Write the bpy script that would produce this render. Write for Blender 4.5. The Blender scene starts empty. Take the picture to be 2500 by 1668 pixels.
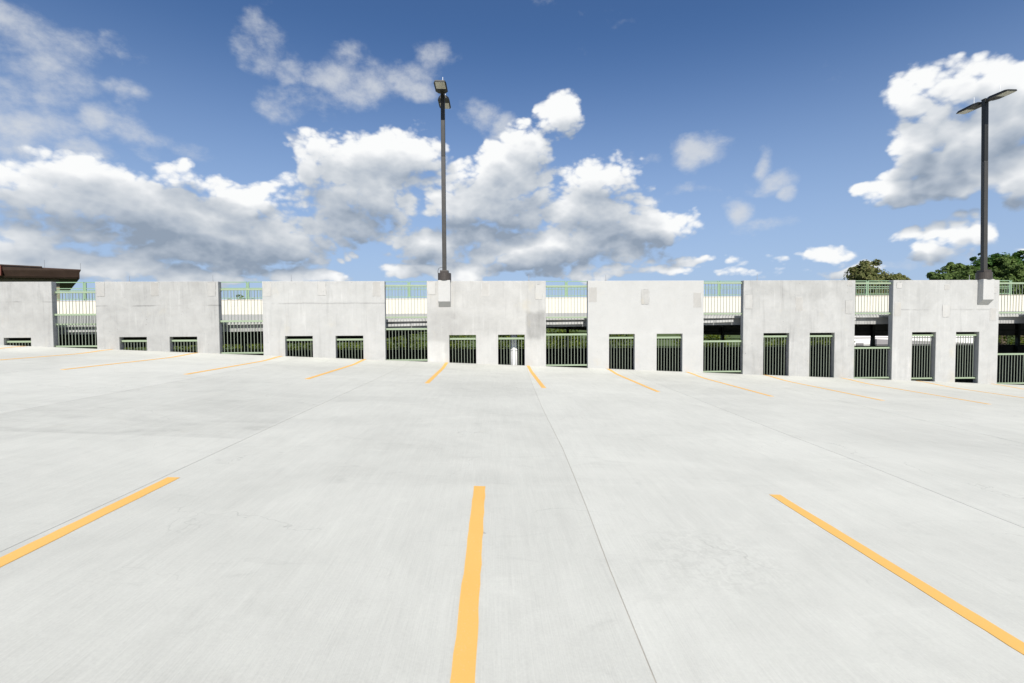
import bpy, math, random
import numpy as np
from mathutils import Vector, Matrix

R = math.radians
SC = bpy.context.scene
COL = SC.collection
random.seed(7)
NP = np.random.default_rng(11)

# ---------------------------------------------------------------- camera
cam_data = bpy.data.cameras.new('camera')
cam_data.sensor_width = 36.0
cam_data.lens = 17.337
cam_data.clip_start = 0.05
cam_data.clip_end = 6000
cam = bpy.data.objects.new('camera', cam_data)
COL.objects.link(cam)
fw = Vector((0.03946677, 0.99863908, -0.03409339)).normalized()
rt = Vector((0.99919814, -0.03967311, -0.00539683)).normalized()
up = rt.cross(fw).normalized()
M = Matrix.Identity(4)
for i in range(3):
    M[i][0], M[i][1], M[i][2] = rt[i], up[i], -fw[i]
M.translation = Vector((0, 0, 1.52))
cam.matrix_world = M
SC.camera = cam

# ---------------------------------------------------------------- exposure
EXPOSURE = 0.62
vs = SC.view_settings
vs.view_transform = 'Standard'
vs.look = 'None'
vs.exposure = EXPOSURE
vs.gamma = 1.0
vs.use_curve_mapping = False
SC.cycles.use_denoising = True
SC.cycles.max_bounces = 8
SC.cycles.diffuse_bounces = 5
SC.cycles.transparent_max_bounces = 8

# ---------------------------------------------------------------- sun
SUN_EL, SUN_AZ = R(42.0), R(3.0)       # behind the camera, a touch to its right
sun_from = Vector((math.sin(SUN_AZ) * math.cos(SUN_EL), -math.cos(SUN_AZ) * math.cos(SUN_EL), math.sin(SUN_EL)))
sd = bpy.data.lights.new('sun', 'SUN')
sd.energy = 4.0
sd.angle = R(0.53)
sd.color = (1.0, 0.955, 0.89)
sun = bpy.data.objects.new('sun', sd)
sun.rotation_euler = (-sun_from).to_track_quat('-Z', 'Y').to_euler()
sun.location = (0, -20, 40)
COL.objects.link(sun)

# ---------------------------------------------------------------- sky: Nishita air with clouds at their bearings
# (azimuth, elevation, half width, half height, tilt) in degrees, weight
CUMULUS = [
    (-15.75,18.24,5.12,2.59,4.5,1.0), (-10.17,18.67,4.46,2.35,2.9,1.0), (-13.75,14.92,6.68,3.5,2.9,1.0), (-16.32,11.16,4.87,2.61,2.9,0.95),
    (-18.66,16.9,2.59,2.42,5.4,1.0), (-35.15,11.02,11.92,3.05,1.9,1.0), (-41.47,10.78,7.72,2.76,8.8,1.0), (-28.33,8.97,8.37,2.87,-4.9,1.0),
    (-25.99,11.71,4.9,2.5,5.3,1.0), (-23.67,8.46,5.53,2.19,3.3,0.95), (-28.77,14.0,4.51,0.97,1.8,1.0), (-24.77,13.51,2.49,0.76,-2.5,1.0),
    (-30.2,6.94,8.17,1.25,3.5,0.95), (-39.11,8.08,6.89,1.32,6.1,0.85), (-42.1,6.85,3.85,1.27,6.0,0.9), (7.23,22.71,3.06,2.37,-2.6,1.0),
    (3.63,19.24,3.07,2.72,-18.9,0.95), (0.12,17.01,5.5,2.58,-0.4,1.0), (-3.4,14.22,5.0,3.2,0.5,1.0), (2.1,14.49,5.75,3.87,-0.9,1.0),
    (-6.9,9.65,5.97,2.13,8.5,0.95), (-2.93,10.44,5.52,2.38,0.1,0.95), (12.77,15.57,4.3,2.76,-3.6,0.95), (12.04,12.38,5.97,2.86,-3.0,1.0),
    (17.78,10.7,5.2,1.95,1.3,0.95), (8.59,8.67,8.73,2.17,-1.9,1.0), (3.58,7.86,6.5,1.71,-0.9,0.95), (14.95,8.0,4.24,1.67,-2.4,0.9),
    (42.06,19.15,2.5,2.39,-15.2,1.0), (45.92,19.04,3.11,1.95,-17.2,1.0), (47.0,16.18,2.74,3.02,-15.6,1.0), (43.56,15.72,3.83,2.65,-13.8,1.0),
    (40.91,16.86,2.07,1.75,-13.1,1.0), (40.39,11.68,3.3,1.57,-9.5,1.0), (43.33,13.33,3.31,1.76,-11.8,1.0), (44.75,11.65,3.74,1.66,4.6,0.95),
    (47.59,11.77,1.96,2.65,-12.0,0.95), (40.47,7.02,1.17,1.01,-5.9,1.0), (43.59,7.14,2.29,1.57,9.1,0.95), (42.9,5.64,1.84,0.9,-5.3,0.9),
    (22.44,6.82,2.88,0.69,-3.0,0.7), (28.73,6.21,4.28,0.66,-3.6,0.62), (34.99,6.39,2.94,0.91,-4.6,0.7), (-41.62,5.47,5.42,1.86,4.5,1.0),
    (-36.53,5.49,5.61,1.78,3.7,1.0), (-20.38,5.65,4.2,1.19,1.8,0.95), (-9.86,6.21,2.33,0.97,0.9,0.95), (-3.47,6.19,4.77,1.38,0.1,0.95),
    (-16.38,8.02,1.29,0.64,12.4,0.85), (13.5,5.72,10.19,0.88,-1.9,0.75), (26.26,4.99,5.62,0.55,-2.8,0.65), (36.25,4.56,3.65,0.5,-3.6,0.65),
    (-31.3,5.08,7.58,1.0,2.6,0.9), (47.72,5.6,0.98,0.49,-6.1,0.7),
]
WISPS = [
    (26.7,11.61,1.49,1.21,-5.6,1.35), (30.42,14.27,1.63,0.98,-7.8,1.3), (28.7,15.81,0.88,1.39,-7.9,1.3), (31.24,12.93,0.84,1.07,-7.3,1.3),
    (-41.86,23.23,2.48,2.0,-5.0,1.1), (-40.79,20.38,3.29,2.03,4.5,1.05), (-42.5,18.78,3.01,1.86,16.0,1.0), (-38.81,23.17,2.62,1.35,-3.5,0.85),
    (-41.83,16.09,3.21,1.68,3.7,1.0), (-43.26,14.28,2.36,1.46,13.0,1.0), (-35.78,23.65,1.87,1.45,-18.8,0.9), (-35.21,20.25,1.81,0.81,-9.3,0.8),
    (-34.98,17.33,2.97,1.36,-12.0,0.9), (-32.24,16.02,3.41,1.25,-7.4,0.8), (-38.21,14.71,2.01,0.73,-7.4,0.8), (-24.08,26.29,2.0,1.63,-23.9,0.9),
    (-21.34,25.12,1.36,1.11,-9.3,0.85), (-13.34,25.67,6.22,2.2,16.7,1.05), (-15.64,24.14,3.23,2.1,6.0,1.05), (-9.6,25.23,3.48,1.32,-13.3,1.0),
    (-20.06,22.41,4.47,1.62,-6.8,1.0), (-22.34,22.84,1.34,1.05,-10.4,0.8), (-7.15,28.46,2.44,1.17,3.2,1.25), (-3.84,28.26,0.59,0.52,2.2,0.7),
    (-1.33,22.78,2.49,1.4,0.6,1.3), (1.15,21.84,1.6,1.26,-0.2,1.3), (22.72,17.47,2.69,1.42,-6.8,1.1), (17.19,17.67,1.9,0.84,-27.5,0.8),
    (24.66,17.99,1.5,0.63,2.3,0.75), (-20.45,19.59,0.69,0.8,7.1,0.85), (11.55,31.69,6.68,0.48,-13.1,0.45), (23.62,13.86,4.94,0.44,6.1,0.5),
    (26.64,10.08,8.53,0.44,-5.5,0.4), (42.02,5.41,4.2,0.46,-5.1,0.5),
]


# darker bellies of the cumulus
SHADES = [
    (-30.2,7.15,9.39,1.5,-1.1,1.35), (-39.73,5.63,6.76,1.47,4.3,0.55), (-36.74,8.92,7.6,1.3,-3.9,0.8), (-40.46,9.18,4.02,0.94,2.3,0.7),
    (-23.68,8.01,3.78,1.5,3.2,0.7), (-15.88,10.73,4.42,2.27,2.7,1.0), (-17.64,12.87,2.71,1.77,3.9,0.5), (-1.94,9.97,6.53,1.63,-0.1,1.0),
    (2.6,13.08,3.51,2.79,-0.8,0.5), (-8.37,8.9,3.93,1.15,1.0,0.7), (14.95,8.24,5.16,1.52,-2.5,1.0), (10.07,7.17,6.78,0.88,-1.7,0.7),
    (12.52,14.21,3.36,0.82,-3.2,0.55), (40.09,11.36,3.33,1.28,-9.2,1.4), (42.76,13.09,3.18,1.71,14.1,0.9), (46.28,14.4,1.81,1.66,-13.7,0.5),
    (45.05,9.83,3.12,0.71,-9.5,0.6), (-42.12,5.96,3.27,0.71,5.2,0.6), (-35.27,5.97,4.71,0.79,3.9,0.6), (42.61,5.55,1.72,0.45,-5.2,0.5),
    (3.57,6.53,6.5,0.69,-0.8,0.6), (28.73,5.86,3.53,0.31,-3.4,0.6), (-31.28,6.25,5.98,0.99,3.4,0.7), (-35.15,10.83,11.92,2.68,1.8,0.55),
    (-40.93,11.22,5.8,1.76,4.0,0.5), (13.01,11.87,6.16,2.78,-3.1,0.45), (45.17,16.99,3.16,2.61,-15.4,0.3), (0.1,14.95,6.01,3.18,-0.5,0.3),
    (-13.53,14.49,5.72,3.09,2.9,0.25), (26.71,11.39,1.24,1.04,-5.5,0.4), (30.62,13.91,1.92,1.63,-7.7,0.35), (28.73,6.12,5.02,0.71,-3.6,0.7),
    (34.99,6.14,3.1,0.67,-4.4,0.6), (22.45,6.64,3.05,0.56,-2.9,0.6), (43.59,6.77,2.21,1.11,-6.4,0.35), (-9.86,5.92,2.19,0.68,0.8,0.4),
]

class NT:
    """small helper around a node tree"""
    def __init__(self, tree):
        self.t = tree
    def n(self, typ, **kw):
        nd = self.t.nodes.new(typ)
        ins = kw.pop('ins', {})
        for k, v in kw.items():
            setattr(nd, k, v)
        for k, v in ins.items():
            s = nd.inputs[k]
            if hasattr(v, 'is_linked'):
                self.t.links.new(v, s)
            else:
                s.default_value = v
        return nd
    def math(self, op, a, b=None, c=None, clamp=False):
        nd = self.t.nodes.new('ShaderNodeMath')
        nd.operation = op
        nd.use_clamp = clamp
        for i, v in enumerate((a, b, c)):
            if v is None:
                continue
            if hasattr(v, 'is_linked'):
                self.t.links.new(v, nd.inputs[i])
            else:
                nd.inputs[i].default_value = v
        return nd.outputs[0]
    def vmath(self, op, a, b=None, scale=None):
        nd = self.t.nodes.new('ShaderNodeVectorMath')
        nd.operation = op
        for i, v in enumerate((a, b)):
            if v is None:
                continue
            if hasattr(v, 'is_linked'):
                self.t.links.new(v, nd.inputs[i])
            else:
                nd.inputs[i].default_value = v
        if scale is not None:
            nd.inputs['Scale'].default_value = scale
        return nd.outputs['Value'] if op in ('LENGTH', 'DOT_PRODUCT') else nd.outputs[0]
    def smooth(self, v, a, b, lo=0.0, hi=1.0, kind='SMOOTHSTEP'):
        nd = self.t.nodes.new('ShaderNodeMapRange')
        nd.interpolation_type = kind
        nd.clamp = True
        self.t.links.new(v, nd.inputs['Value'])
        nd.inputs['From Min'].default_value = a
        nd.inputs['From Max'].default_value = b
        nd.inputs['To Min'].default_value = lo
        nd.inputs['To Max'].default_value = hi
        return nd.outputs['Result']
    def mix(self, fac, a, b, blend='MIX'):
        nd = self.t.nodes.new('ShaderNodeMix')
        nd.data_type = 'RGBA'
        nd.blend_type = blend
        nd.clamp_factor = True
        for s, v in ((nd.inputs[0], fac), (nd.inputs[6], a), (nd.inputs[7], b)):
            if hasattr(v, 'is_linked'):
                self.t.links.new(v, s)
            elif isinstance(v, (int, float)):
                s.default_value = v
            else:
                s.default_value = (*v, 1.0) if len(v) == 3 else v
        return nd.outputs[2]
    def noise(self, vec, scale, detail=4.0, rough=0.5, dist=0.0, out='Fac', dim='3D', lac=2.0):
        nd = self.t.nodes.new('ShaderNodeTexNoise')
        nd.noise_dimensions = dim
        self.t.links.new(vec, nd.inputs['Vector'])
        nd.inputs['Scale'].default_value = scale
        nd.inputs['Detail'].default_value = detail
        nd.inputs['Roughness'].default_value = rough
        nd.inputs['Lacunarity'].default_value = lac
        nd.inputs['Distortion'].default_value = dist
        return nd.outputs[out]


GROW = 1.45


def cloud_group(name, blobs, warp, warp_scale, a_big, a_fine, billow):
    g = bpy.data.node_groups.new(name, 'ShaderNodeTree')
    g.interface.new_socket('Vector', in_out='INPUT', socket_type='NodeSocketVector')
    g.interface.new_socket('Field', in_out='OUTPUT', socket_type='NodeSocketFloat')
    g.interface.new_socket('Body', in_out='OUTPUT', socket_type='NodeSocketFloat')
    k = NT(g)
    gi, go = k.n('NodeGroupInput'), k.n('NodeGroupOutput')
    d = k.vmath('NORMALIZE', gi.outputs[0])
    sep = k.n('ShaderNodeSeparateXYZ', ins={0: d})
    az = k.math('ARCTAN2', sep.outputs['X'], sep.outputs['Y'])
    el = k.math('ARCSINE', sep.outputs['Z'])
    pos = k.n('ShaderNodeCombineXYZ', ins={0: az, 1: el}).outputs[0]
    stretched = k.vmath('MULTIPLY', d, (1.0, 1.0, 1.45))
    wcol = k.noise(stretched, warp_scale, 3.0, 0.55, out='Color')
    w = k.vmath('SCALE', k.vmath('SUBTRACT', wcol, (0.5, 0.5, 0.5)), scale=warp)
    pos = k.vmath('ADD', pos, w)
    ps = k.n('ShaderNodeSeparateXYZ', ins={0: pos})
    acc = None
    parts = []
    for (a, e, rx, ry, rot, wt) in blobs:
        if abs(rot) < 9 or rx < ry * 1.3:
            parts.append((a, e, rx, ry, wt))
        else:                                   # a tilted cloud: three lumps along its axis
            for t in (-0.55, 0.0, 0.55):
                parts.append((a + t * rx * math.cos(R(rot)), e + t * rx * math.sin(R(rot)), rx * 0.5, ry * (1.0 if t == 0 else 0.8), wt))
    for (a, e, rx, ry, wt) in parts:
        sx_, sy_ = 1 / (R(rx) * GROW), 1 / (R(ry) * GROW)
        nd = g.nodes.new('ShaderNodeVectorMath')
        nd.operation = 'MULTIPLY_ADD'
        g.links.new(pos, nd.inputs[0])
        nd.inputs[1].default_value = (sx_, sy_, 0)
        nd.inputs[2].default_value = (-R(a) * sx_, -R(e) * sy_, 0)
        r2 = k.vmath('DOT_PRODUCT', nd.outputs[0], nd.outputs[0])
        v = k.math('MULTIPLY_ADD', r2, -wt, wt)
        acc = v if acc is None else k.math('SMOOTH_MAX', acc, v, 0.15)
        # hand the running value on in z, so that the lumps are worked off one after the other
        pos = k.n('ShaderNodeCombineXYZ', ins={0: ps.outputs[0], 1: ps.outputs[1], 2: acc}).outputs[0]
    acc = k.math('MAXIMUM', acc, -0.5)
    big = k.noise(stretched, 9.0, 8.0, 0.62)
    f = k.math('MULTIPLY_ADD', k.math('SUBTRACT', big, 0.5), a_big, acc)
    if billow:
        vor = g.nodes.new('ShaderNodeTexVoronoi')
        vor.feature = 'F1'
        g.links.new(k.vmath('ADD', stretched, k.vmath('SCALE', wcol, scale=0.035)), vor.inputs['Vector'])
        vor.inputs['Scale'].default_value = 26.0
        vor.inputs['Detail'].default_value = 2.0
        vor.inputs['Roughness'].default_value = 0.55
        f = k.math('MULTIPLY_ADD', k.math('SUBTRACT', 0.45, vor.outputs['Distance']), a_fine, f)
    g.links.new(f, go.inputs[0])
    g.links.new(acc, go.inputs[1])
    return g


world = bpy.data.worlds.new('World')
SC.world = world
world.use_nodes = True
world.cycles.sampling_method = 'MANUAL'
world.cycles.sample_map_resolution = 256
wt = world.node_tree
wt.nodes.clear()
W = NT(wt)
SKY_STRENGTH = 0.06
sky = W.n('ShaderNodeTexSky', sky_type='NISHITA', sun_disc=False, sun_elevation=SUN_EL,
          sun_rotation=math.pi - SUN_AZ, altitude=100.0, air_density=1.0, dust_density=0.1, ozone_density=3.0)
hs = W.n('ShaderNodeHueSaturation', ins={'Saturation': 1.12, 'Value': 1.0, 'Color': sky.outputs[0]})
dirv = W.n('ShaderNodeTexCoord').outputs['Generated']
gc = cloud_group('cumulus field', CUMULUS, 0.085, 8.0, 1.45, 0.52, True)
gw = cloud_group('wisp field', WISPS, 0.07, 9.0, 4.2, 0.0, False)

def field(group, vec):
    nd = wt.nodes.new('ShaderNodeGroup')
    nd.node_tree = group
    wt.links.new(vec, nd.inputs[0])
    return nd.outputs[0], nd.outputs[1]

UNIT = 1.0 / (SKY_STRENGTH * 2 ** EXPOSURE)      # one display unit
c0, b0 = field(gc, dirv)
c1, b1 = field(gc, W.vmath('ADD', dirv, (-0.010, 0.0, 0.040)))
w0, _ = field(gw, dirv)
gs = cloud_group('belly field', SHADES, 0.075, 7.0, 0.9, 0.0, False)
s0, _ = field(gs, dirv)
cov = W.smooth(c0, 0.10, 0.48)
rise = W.math('SUBTRACT', b0, b1)                 # sunlit tops against shaded bellies
relief = W.math('SUBTRACT', c0, c1)
lit = W.math('MULTIPLY_ADD', rise, 0.52, 0.65)
lit = W.math('MULTIPLY_ADD', relief, 0.42, lit)
lit = W.math('MULTIPLY_ADD', W.smooth(s0, -0.25, 0.95), -0.45, lit)
lit = W.math('MULTIPLY_ADD', W.smooth(c0, 0.3, 1.3), -0.16, lit, clamp=True)
ramp = W.n('ShaderNodeValToRGB', ins={0: lit})
cr = ramp.color_ramp
cr.elements[0].position, cr.elements[0].color = 0.0, (0.29, 0.355, 0.45, 1)
cr.elements[1].position, cr.elements[1].color = 1.0, (0.97, 0.98, 0.98, 1)
for p_, c_ in ((0.25, (0.44, 0.50, 0.585)), (0.48, (0.59, 0.635, 0.69)), (0.70, (0.745, 0.775, 0.81)), (0.88, (0.90, 0.915, 0.93))):
    el_ = cr.elements.new(p_)
    el_.color = (*c_, 1)
ccol = W.vmath('SCALE', ramp.outputs[0], scale=UNIT)
wcov = W.smooth(w0, 0.15, 1.7, 0.0, 0.85)
wcol_ = tuple(v * UNIT for v in (0.68, 0.71, 0.75))
tint = W.mix(1.0, hs.outputs[0], (0.97, 1.02, 1.16), 'MULTIPLY')
elev = W.n('ShaderNodeSeparateXYZ', ins={0: W.vmath('NORMALIZE', dirv)}).outputs['Z']
hazy = W.mix(W.smooth(elev, 0.52, 0.0, 0.0, 0.86), tint, tuple(v * UNIT for v in (0.395, 0.525, 0.755)))
skyw = W.mix(wcov, hazy, wcol_)
full = W.mix(cov, skyw, ccol)
bg_front = W.n('ShaderNodeBackground', ins={'Color': full, 'Strength': SKY_STRENGTH})
# the rest of the sky goes on with scattered cumulus of the same kind
nd_ = W.vmath('NORMALIZE', dirv)
q0 = W.vmath('MULTIPLY', nd_, (1.0, 1.0, 1.9))
n0 = W.noise(q0, 4.2, 6.0, 0.58, 0.3)
n1 = W.noise(W.vmath('ADD', q0, (-0.012, 0.0, 0.07)), 4.2, 4.0, 0.58, 0.3)
sep_ = W.n('ShaderNodeSeparateXYZ', ins={0: nd_})
az_ = W.math('ABSOLUTE', W.math('ARCTAN2', sep_.outputs['X'], sep_.outputs['Y']))
fade = W.math('MULTIPLY', W.smooth(az_, R(59), R(72)), W.smooth(sep_.outputs['Z'], 0.0, 0.08))
covr = W.math('MULTIPLY', W.smooth(n0, 0.52, 0.62), fade)
litr = W.math('MULTIPLY_ADD', W.math('SUBTRACT', n0, n1), 3.0, 0.62, clamp=True)
ramp2 = W.n('ShaderNodeValToRGB', ins={0: litr})
for i_, e_ in enumerate(((0.0, (0.25, 0.315, 0.42)), (1.0, (1.0, 1.0, 1.0)))):
    ramp2.color_ramp.elements[i_].position, ramp2.color_ramp.elements[i_].color = e_[0], (*e_[1], 1)
rest = W.mix(covr, hazy, W.vmath('SCALE', ramp2.outputs[0], scale=UNIT))
bg_rest = W.n('ShaderNodeBackground', ins={'Color': rest, 'Strength': SKY_STRENGTH})
front = W.math('MULTIPLY', W.math('LESS_THAN', az_, R(58)), W.math('GREATER_THAN', sep_.outputs['Z'], 0.0))
front = W.math('MULTIPLY', front, W.math('LESS_THAN', sep_.outputs['Z'], 0.68))
mixs = W.n('ShaderNodeMixShader', ins={0: front, 1: bg_rest.outputs[0], 2: bg_front.outputs[0]})
wo = W.n('ShaderNodeOutputWorld')
wt.links.new(mixs.outputs[0], wo.inputs[0])

# ---------------------------------------------------------------- materials
def new_mat(name):
    m = bpy.data.materials.new(name)
    m.use_nodes = True
    t = m.node_tree
    t.nodes.clear()
    k = NT(t)
    out = k.n('ShaderNodeOutputMaterial')
    b = k.n('ShaderNodeBsdfPrincipled')
    t.links.new(b.outputs[0], out.inputs[0])
    return m, k, b


def set_in(k, sock, v):
    if hasattr(v, 'is_linked'):
        k.t.links.new(v, sock)
    else:
        sock.default_value = v


def bump(k, b, h, strength, dist):
    nd = k.n('ShaderNodeBump', ins={'Strength': strength, 'Distance': dist, 'Height': h})
    k.t.links.new(nd.outputs[0], b.inputs['Normal'])


def grey(v, warm=0.0):
    return (v * (1 + warm), v, v * (1 - warm))


def mat_floor():
    m, k, b = new_mat('deck concrete')
    P = k.n('ShaderNodeNewGeometry').outputs['Position']
    oi = k.n('ShaderNodeObjectInfo').outputs['Random']
    base = k.noise(k.vmath('MULTIPLY', P, (0.32, 0.5, 0.3)), 1.0, 6.0, 0.66, 0.6)
    mid = k.noise(k.vmath('MULTIPLY', P, (2.6, 1.2, 1.0)), 1.0, 8.0, 0.70, 1.0)
    fine = k.noise(P, 70.0, 3.0, 0.6)
    broom = k.noise(k.vmath('MULTIPLY', P, (150.0, 2.2, 1.0)), 1.0, 4.0, 0.7)
    rake = k.noise(k.vmath('MULTIPLY', P, (13.0, 0.45, 1.0)), 1.0, 5.0, 0.7, 0.4)
    v = k.math('MULTIPLY_ADD', k.smooth(base, 0.30, 0.70, kind='LINEAR'), 0.09, 0.47)
    v = k.math('MULTIPLY_ADD', k.math('SUBTRACT', mid, 0.5), 0.10, v)
    v = k.math('MULTIPLY_ADD', k.math('SUBTRACT', fine, 0.5), 0.09, v)
    v = k.math('MULTIPLY_ADD', k.math('SUBTRACT', broom, 0.5), 0.13, v)
    v = k.math('MULTIPLY_ADD', k.math('SUBTRACT', rake, 0.5), 0.065, v)
    v = k.math('MULTIPLY_ADD', k.math('SUBTRACT', oi, 0.5), 0.045, v)
    # a dried puddle on the stall by the wavy joint, with flaking paste
    s = k.vmath('MULTIPLY', k.vmath('SUBTRACT', P, (1.45, 3.2, 0)), (1.5, 1.35, 0))
    sn = k.noise(k.vmath('MULTIPLY', P, (13, 13, 1)), 1.0, 6.0, 0.68, 0.9)
    r = k.math('MULTIPLY_ADD', k.math('SUBTRACT', sn, 0.5), 0.9, k.vmath('LENGTH', s))
    pud = k.math('MULTIPLY', k.smooth(r, 1.05, 0.35), k.smooth(sn, 0.44, 0.60))
    v = k.math('MULTIPLY_ADD', pud, -0.045, v)
    # damp stains and pale laitance along the pours
    st = k.noise(k.vmath('MULTIPLY', P, (0.8, 2.1, 1.0)), 1.0, 9.0, 0.72, 1.6)
    v = k.math('MULTIPLY_ADD', k.smooth(st, 0.54, 0.74), -0.055, v)
    v = k.math('MULTIPLY_ADD', k.smooth(st, 0.42, 0.24), 0.04, v)
    # an older pour left of the first joint: greyer, with a straight edge across the stall
    sp = k.n('ShaderNodeSeparateXYZ', ins={0: P})
    pour = k.math('MULTIPLY', k.smooth(sp.outputs['X'], -2.92, -3.0), k.math('MULTIPLY', k.smooth(sp.outputs['Y'], 5.90, 5.98), k.smooth(sp.outputs['Y'], 10.5, 6.4)))
    v = k.math('MULTIPLY_ADD', k.math('MULTIPLY', pour, k.smooth(st, 0.36, 0.60, 0.45, 1.0)), -0.055, v)
    # hairline crazing
    cv = k.n('ShaderNodeTexVoronoi', feature='DISTANCE_TO_EDGE', ins={'Vector': k.vmath('ADD', P, k.vmath('SCALE', k.noise(P, 1.4, 4.0, 0.6, out='Color'), scale=0.9)), 'Scale': 0.42})
    crk = k.math('MULTIPLY', k.smooth(cv.outputs['Distance'], 0.0035, 0.0), k.smooth(k.noise(P, 0.7, 3.0, 0.6), 0.5, 0.62))
    v = k.math('MULTIPLY_ADD', crk, -0.10, v)
    yel = k.noise(k.vmath('MULTIPLY', P, (1.7, 2.3, 1)), 1.0, 5.0, 0.6, 0.5)
    col = k.n('ShaderNodeCombineColor', ins={0: v, 1: k.math('MULTIPLY', v, 1.0), 2: k.math('MULTIPLY', v, 0.90)}).outputs[0]
    col = k.mix(k.smooth(yel, 0.66, 0.82, 0, 0.22), col, (0.52, 0.47, 0.33))
    speck = k.noise(P, 9.0, 2.0, 0.5)
    col = k.mix(k.smooth(speck, 0.80, 0.84, 0, 0.5), col, (0.2, 0.19, 0.17))
    set_in(k, b.inputs['Base Color'], col)
    b.inputs['Roughness'].default_value = 0.85
    b.inputs['Specular IOR Level'].default_value = 0.25
    bump(k, b, k.math('ADD', k.math('MULTIPLY', broom, 0.7), k.math('MULTIPLY', fine, 0.5)), 0.35, 0.004)
    return m


def mat_concrete(name, tone, contrast=1.0, seam=None, stains=(), warm=0.0, seed=0.0, streak=1.0):
    """cast wall concrete: cloudy blotches, vertical rain streaks, pinholes, an optional pour seam and stains
    stains: (x, z, rx, rz, change, softness)"""
    m, k, b = new_mat(name)
    P0 = k.n('ShaderNodeNewGeometry').outputs['Position']
    P = k.vmath('ADD', P0, (seed * 3.7, seed * 1.3, seed * 2.1))
    big = k.noise(P, 0.85, 6.0, 0.62, 0.8)
    mid = k.noise(P, 3.4, 6.0, 0.62, 0.5)
    fine = k.noise(P, 48.0, 3.0, 0.6)
    stv = k.noise(k.vmath('MULTIPLY', P, (7.5, 1.0, 0.55)), 1.0, 5.0, 0.6, 0.3)
    v = k.math('MULTIPLY_ADD', k.math('SUBTRACT', big, 0.5), 0.21 * contrast, tone)
    v = k.math('MULTIPLY_ADD', k.math('SUBTRACT', mid, 0.5), 0.12 * contrast, v)
    v = k.math('MULTIPLY_ADD', k.math('SUBTRACT', fine, 0.5), 0.06, v)
    v = k.math('MULTIPLY_ADD', k.smooth(stv, 0.52, 0.75), -0.06 * contrast * streak, v)
    v = k.math('MULTIPLY_ADD', k.smooth(stv, 0.42, 0.25), 0.06 * contrast * streak, v)
    hole = k.noise(P, 21.0, 1.0, 0.5)
    v = k.math('MULTIPLY_ADD', k.smooth(hole, 0.76, 0.82), -0.16, v)
    sx = k.n('ShaderNodeSeparateXYZ', ins={0: P0})
    if seam is not None:
        wob = k.noise(k.vmath('MULTIPLY', P, (1.3, 0, 0)), 1.0, 4.0, 0.6)
        dz = k.math('ABSOLUTE', k.math('SUBTRACT', sx.outputs['Z'], k.math('MULTIPLY_ADD', k.math('SUBTRACT', wob, 0.5), 0.09, seam)))
        gate = k.smooth(k.noise(k.vmath('MULTIPLY', P, (1.1, 0, 0.4)), 1.0, 3.0, 0.6), 0.42, 0.58)
        v = k.math('MULTIPLY_ADD', k.math('MULTIPLY', k.smooth(dz, 0.035, 0.008), gate), -0.09, v)
    for (x, z, rx, rz, ch, so) in stains:
        q = k.vmath('MULTIPLY', k.vmath('SUBTRACT', P0, (x, 0, z)), (1 / rx, 0, 1 / rz))
        wn = k.noise(P, 2.6, 5.0, 0.6)
        ab = k.vmath('ABSOLUTE', q)
        sp = k.n('ShaderNodeSeparateXYZ', ins={0: ab})
        r = k.math('SMOOTH_MAX', sp.outputs['X'], sp.outputs['Z'], 0.4)
        r = k.math('MULTIPLY_ADD', k.math('SUBTRACT', wn, 0.5), 0.7, r)
        v = k.math('MULTIPLY_ADD', k.smooth(r, 1.0 + so, 1.0 - so), ch, v)
    rustn = k.noise(k.vmath('MULTIPLY', P, (1.6, 1, 0.9)), 1.0, 4.0, 0.6)
    col = k.n('ShaderNodeCombineColor', ins={0: k.math('MULTIPLY', v, 1.0 + warm), 1: v, 2: k.math('MULTIPLY', v, 0.962 - warm)}).outputs[0]
    col = k.mix(k.smooth(rustn, 0.60, 0.80, 0, 0.30), col, (0.50, 0.44, 0.31))
    set_in(k, b.inputs['Base Color'], col)
    b.inputs['Roughness'].default_value = 0.88
    b.inputs['Specular IOR Level'].default_value = 0.25
    bump(k, b, k.math('ADD', k.math('MULTIPLY', mid, 0.7), k.math('MULTIPLY', fine, 0.35)), 0.35, 0.012)
    return m


def mat_paint(name, col, rough=0.5, metallic=0.0, var=0.06, spec=0.4, scale=9.0):
    m, k, b = new_mat(name)
    P = k.n('ShaderNodeNewGeometry').outputs['Position']
    n = k.noise(P, scale, 5.0, 0.6)
    c = k.mix(n, tuple(v * (1 - var * 2) for v in col), tuple(min(1, v * (1 + var * 2)) for v in col))
    set_in(k, b.inputs['Base Color'], c)
    set_in(k, b.inputs['Roughness'], k.math('MULTIPLY_ADD', n, 0.2, rough - 0.1))
    b.inputs['Metallic'].default_value = metallic
    b.inputs['Specular IOR Level'].default_value = spec
    return m


def mat_line():
    m, k, b = new_mat('yellow marking paint')
    P = k.n('ShaderNodeNewGeometry').outputs['Position']
    n = k.noise(P, 2.0, 5.0, 0.6)
    f = k.noise(P, 85.0, 3.0, 0.65)
    c = k.mix(n, (0.68, 0.385, 0.095), (0.74, 0.44, 0.128))
    c = k.mix(k.smooth(f, 0.58, 0.76, 0, 0.45), c, (0.60, 0.50, 0.33))
    sc_ = k.noise(k.vmath('MULTIPLY', P, (26.0, 9.0, 1.0)), 1.0, 6.0, 0.72, 0.6)
    c = k.mix(k.smooth(sc_, 0.62, 0.76, 0, 0.55), c, (0.50, 0.47, 0.40))
    set_in(k, b.inputs['Base Color'], c)
    b.inputs['Roughness'].default_value = 0.75
    b.inputs['Specular IOR Level'].default_value = 0.3
    bump(k, b, f, 0.25, 0.003)
    return m


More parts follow.
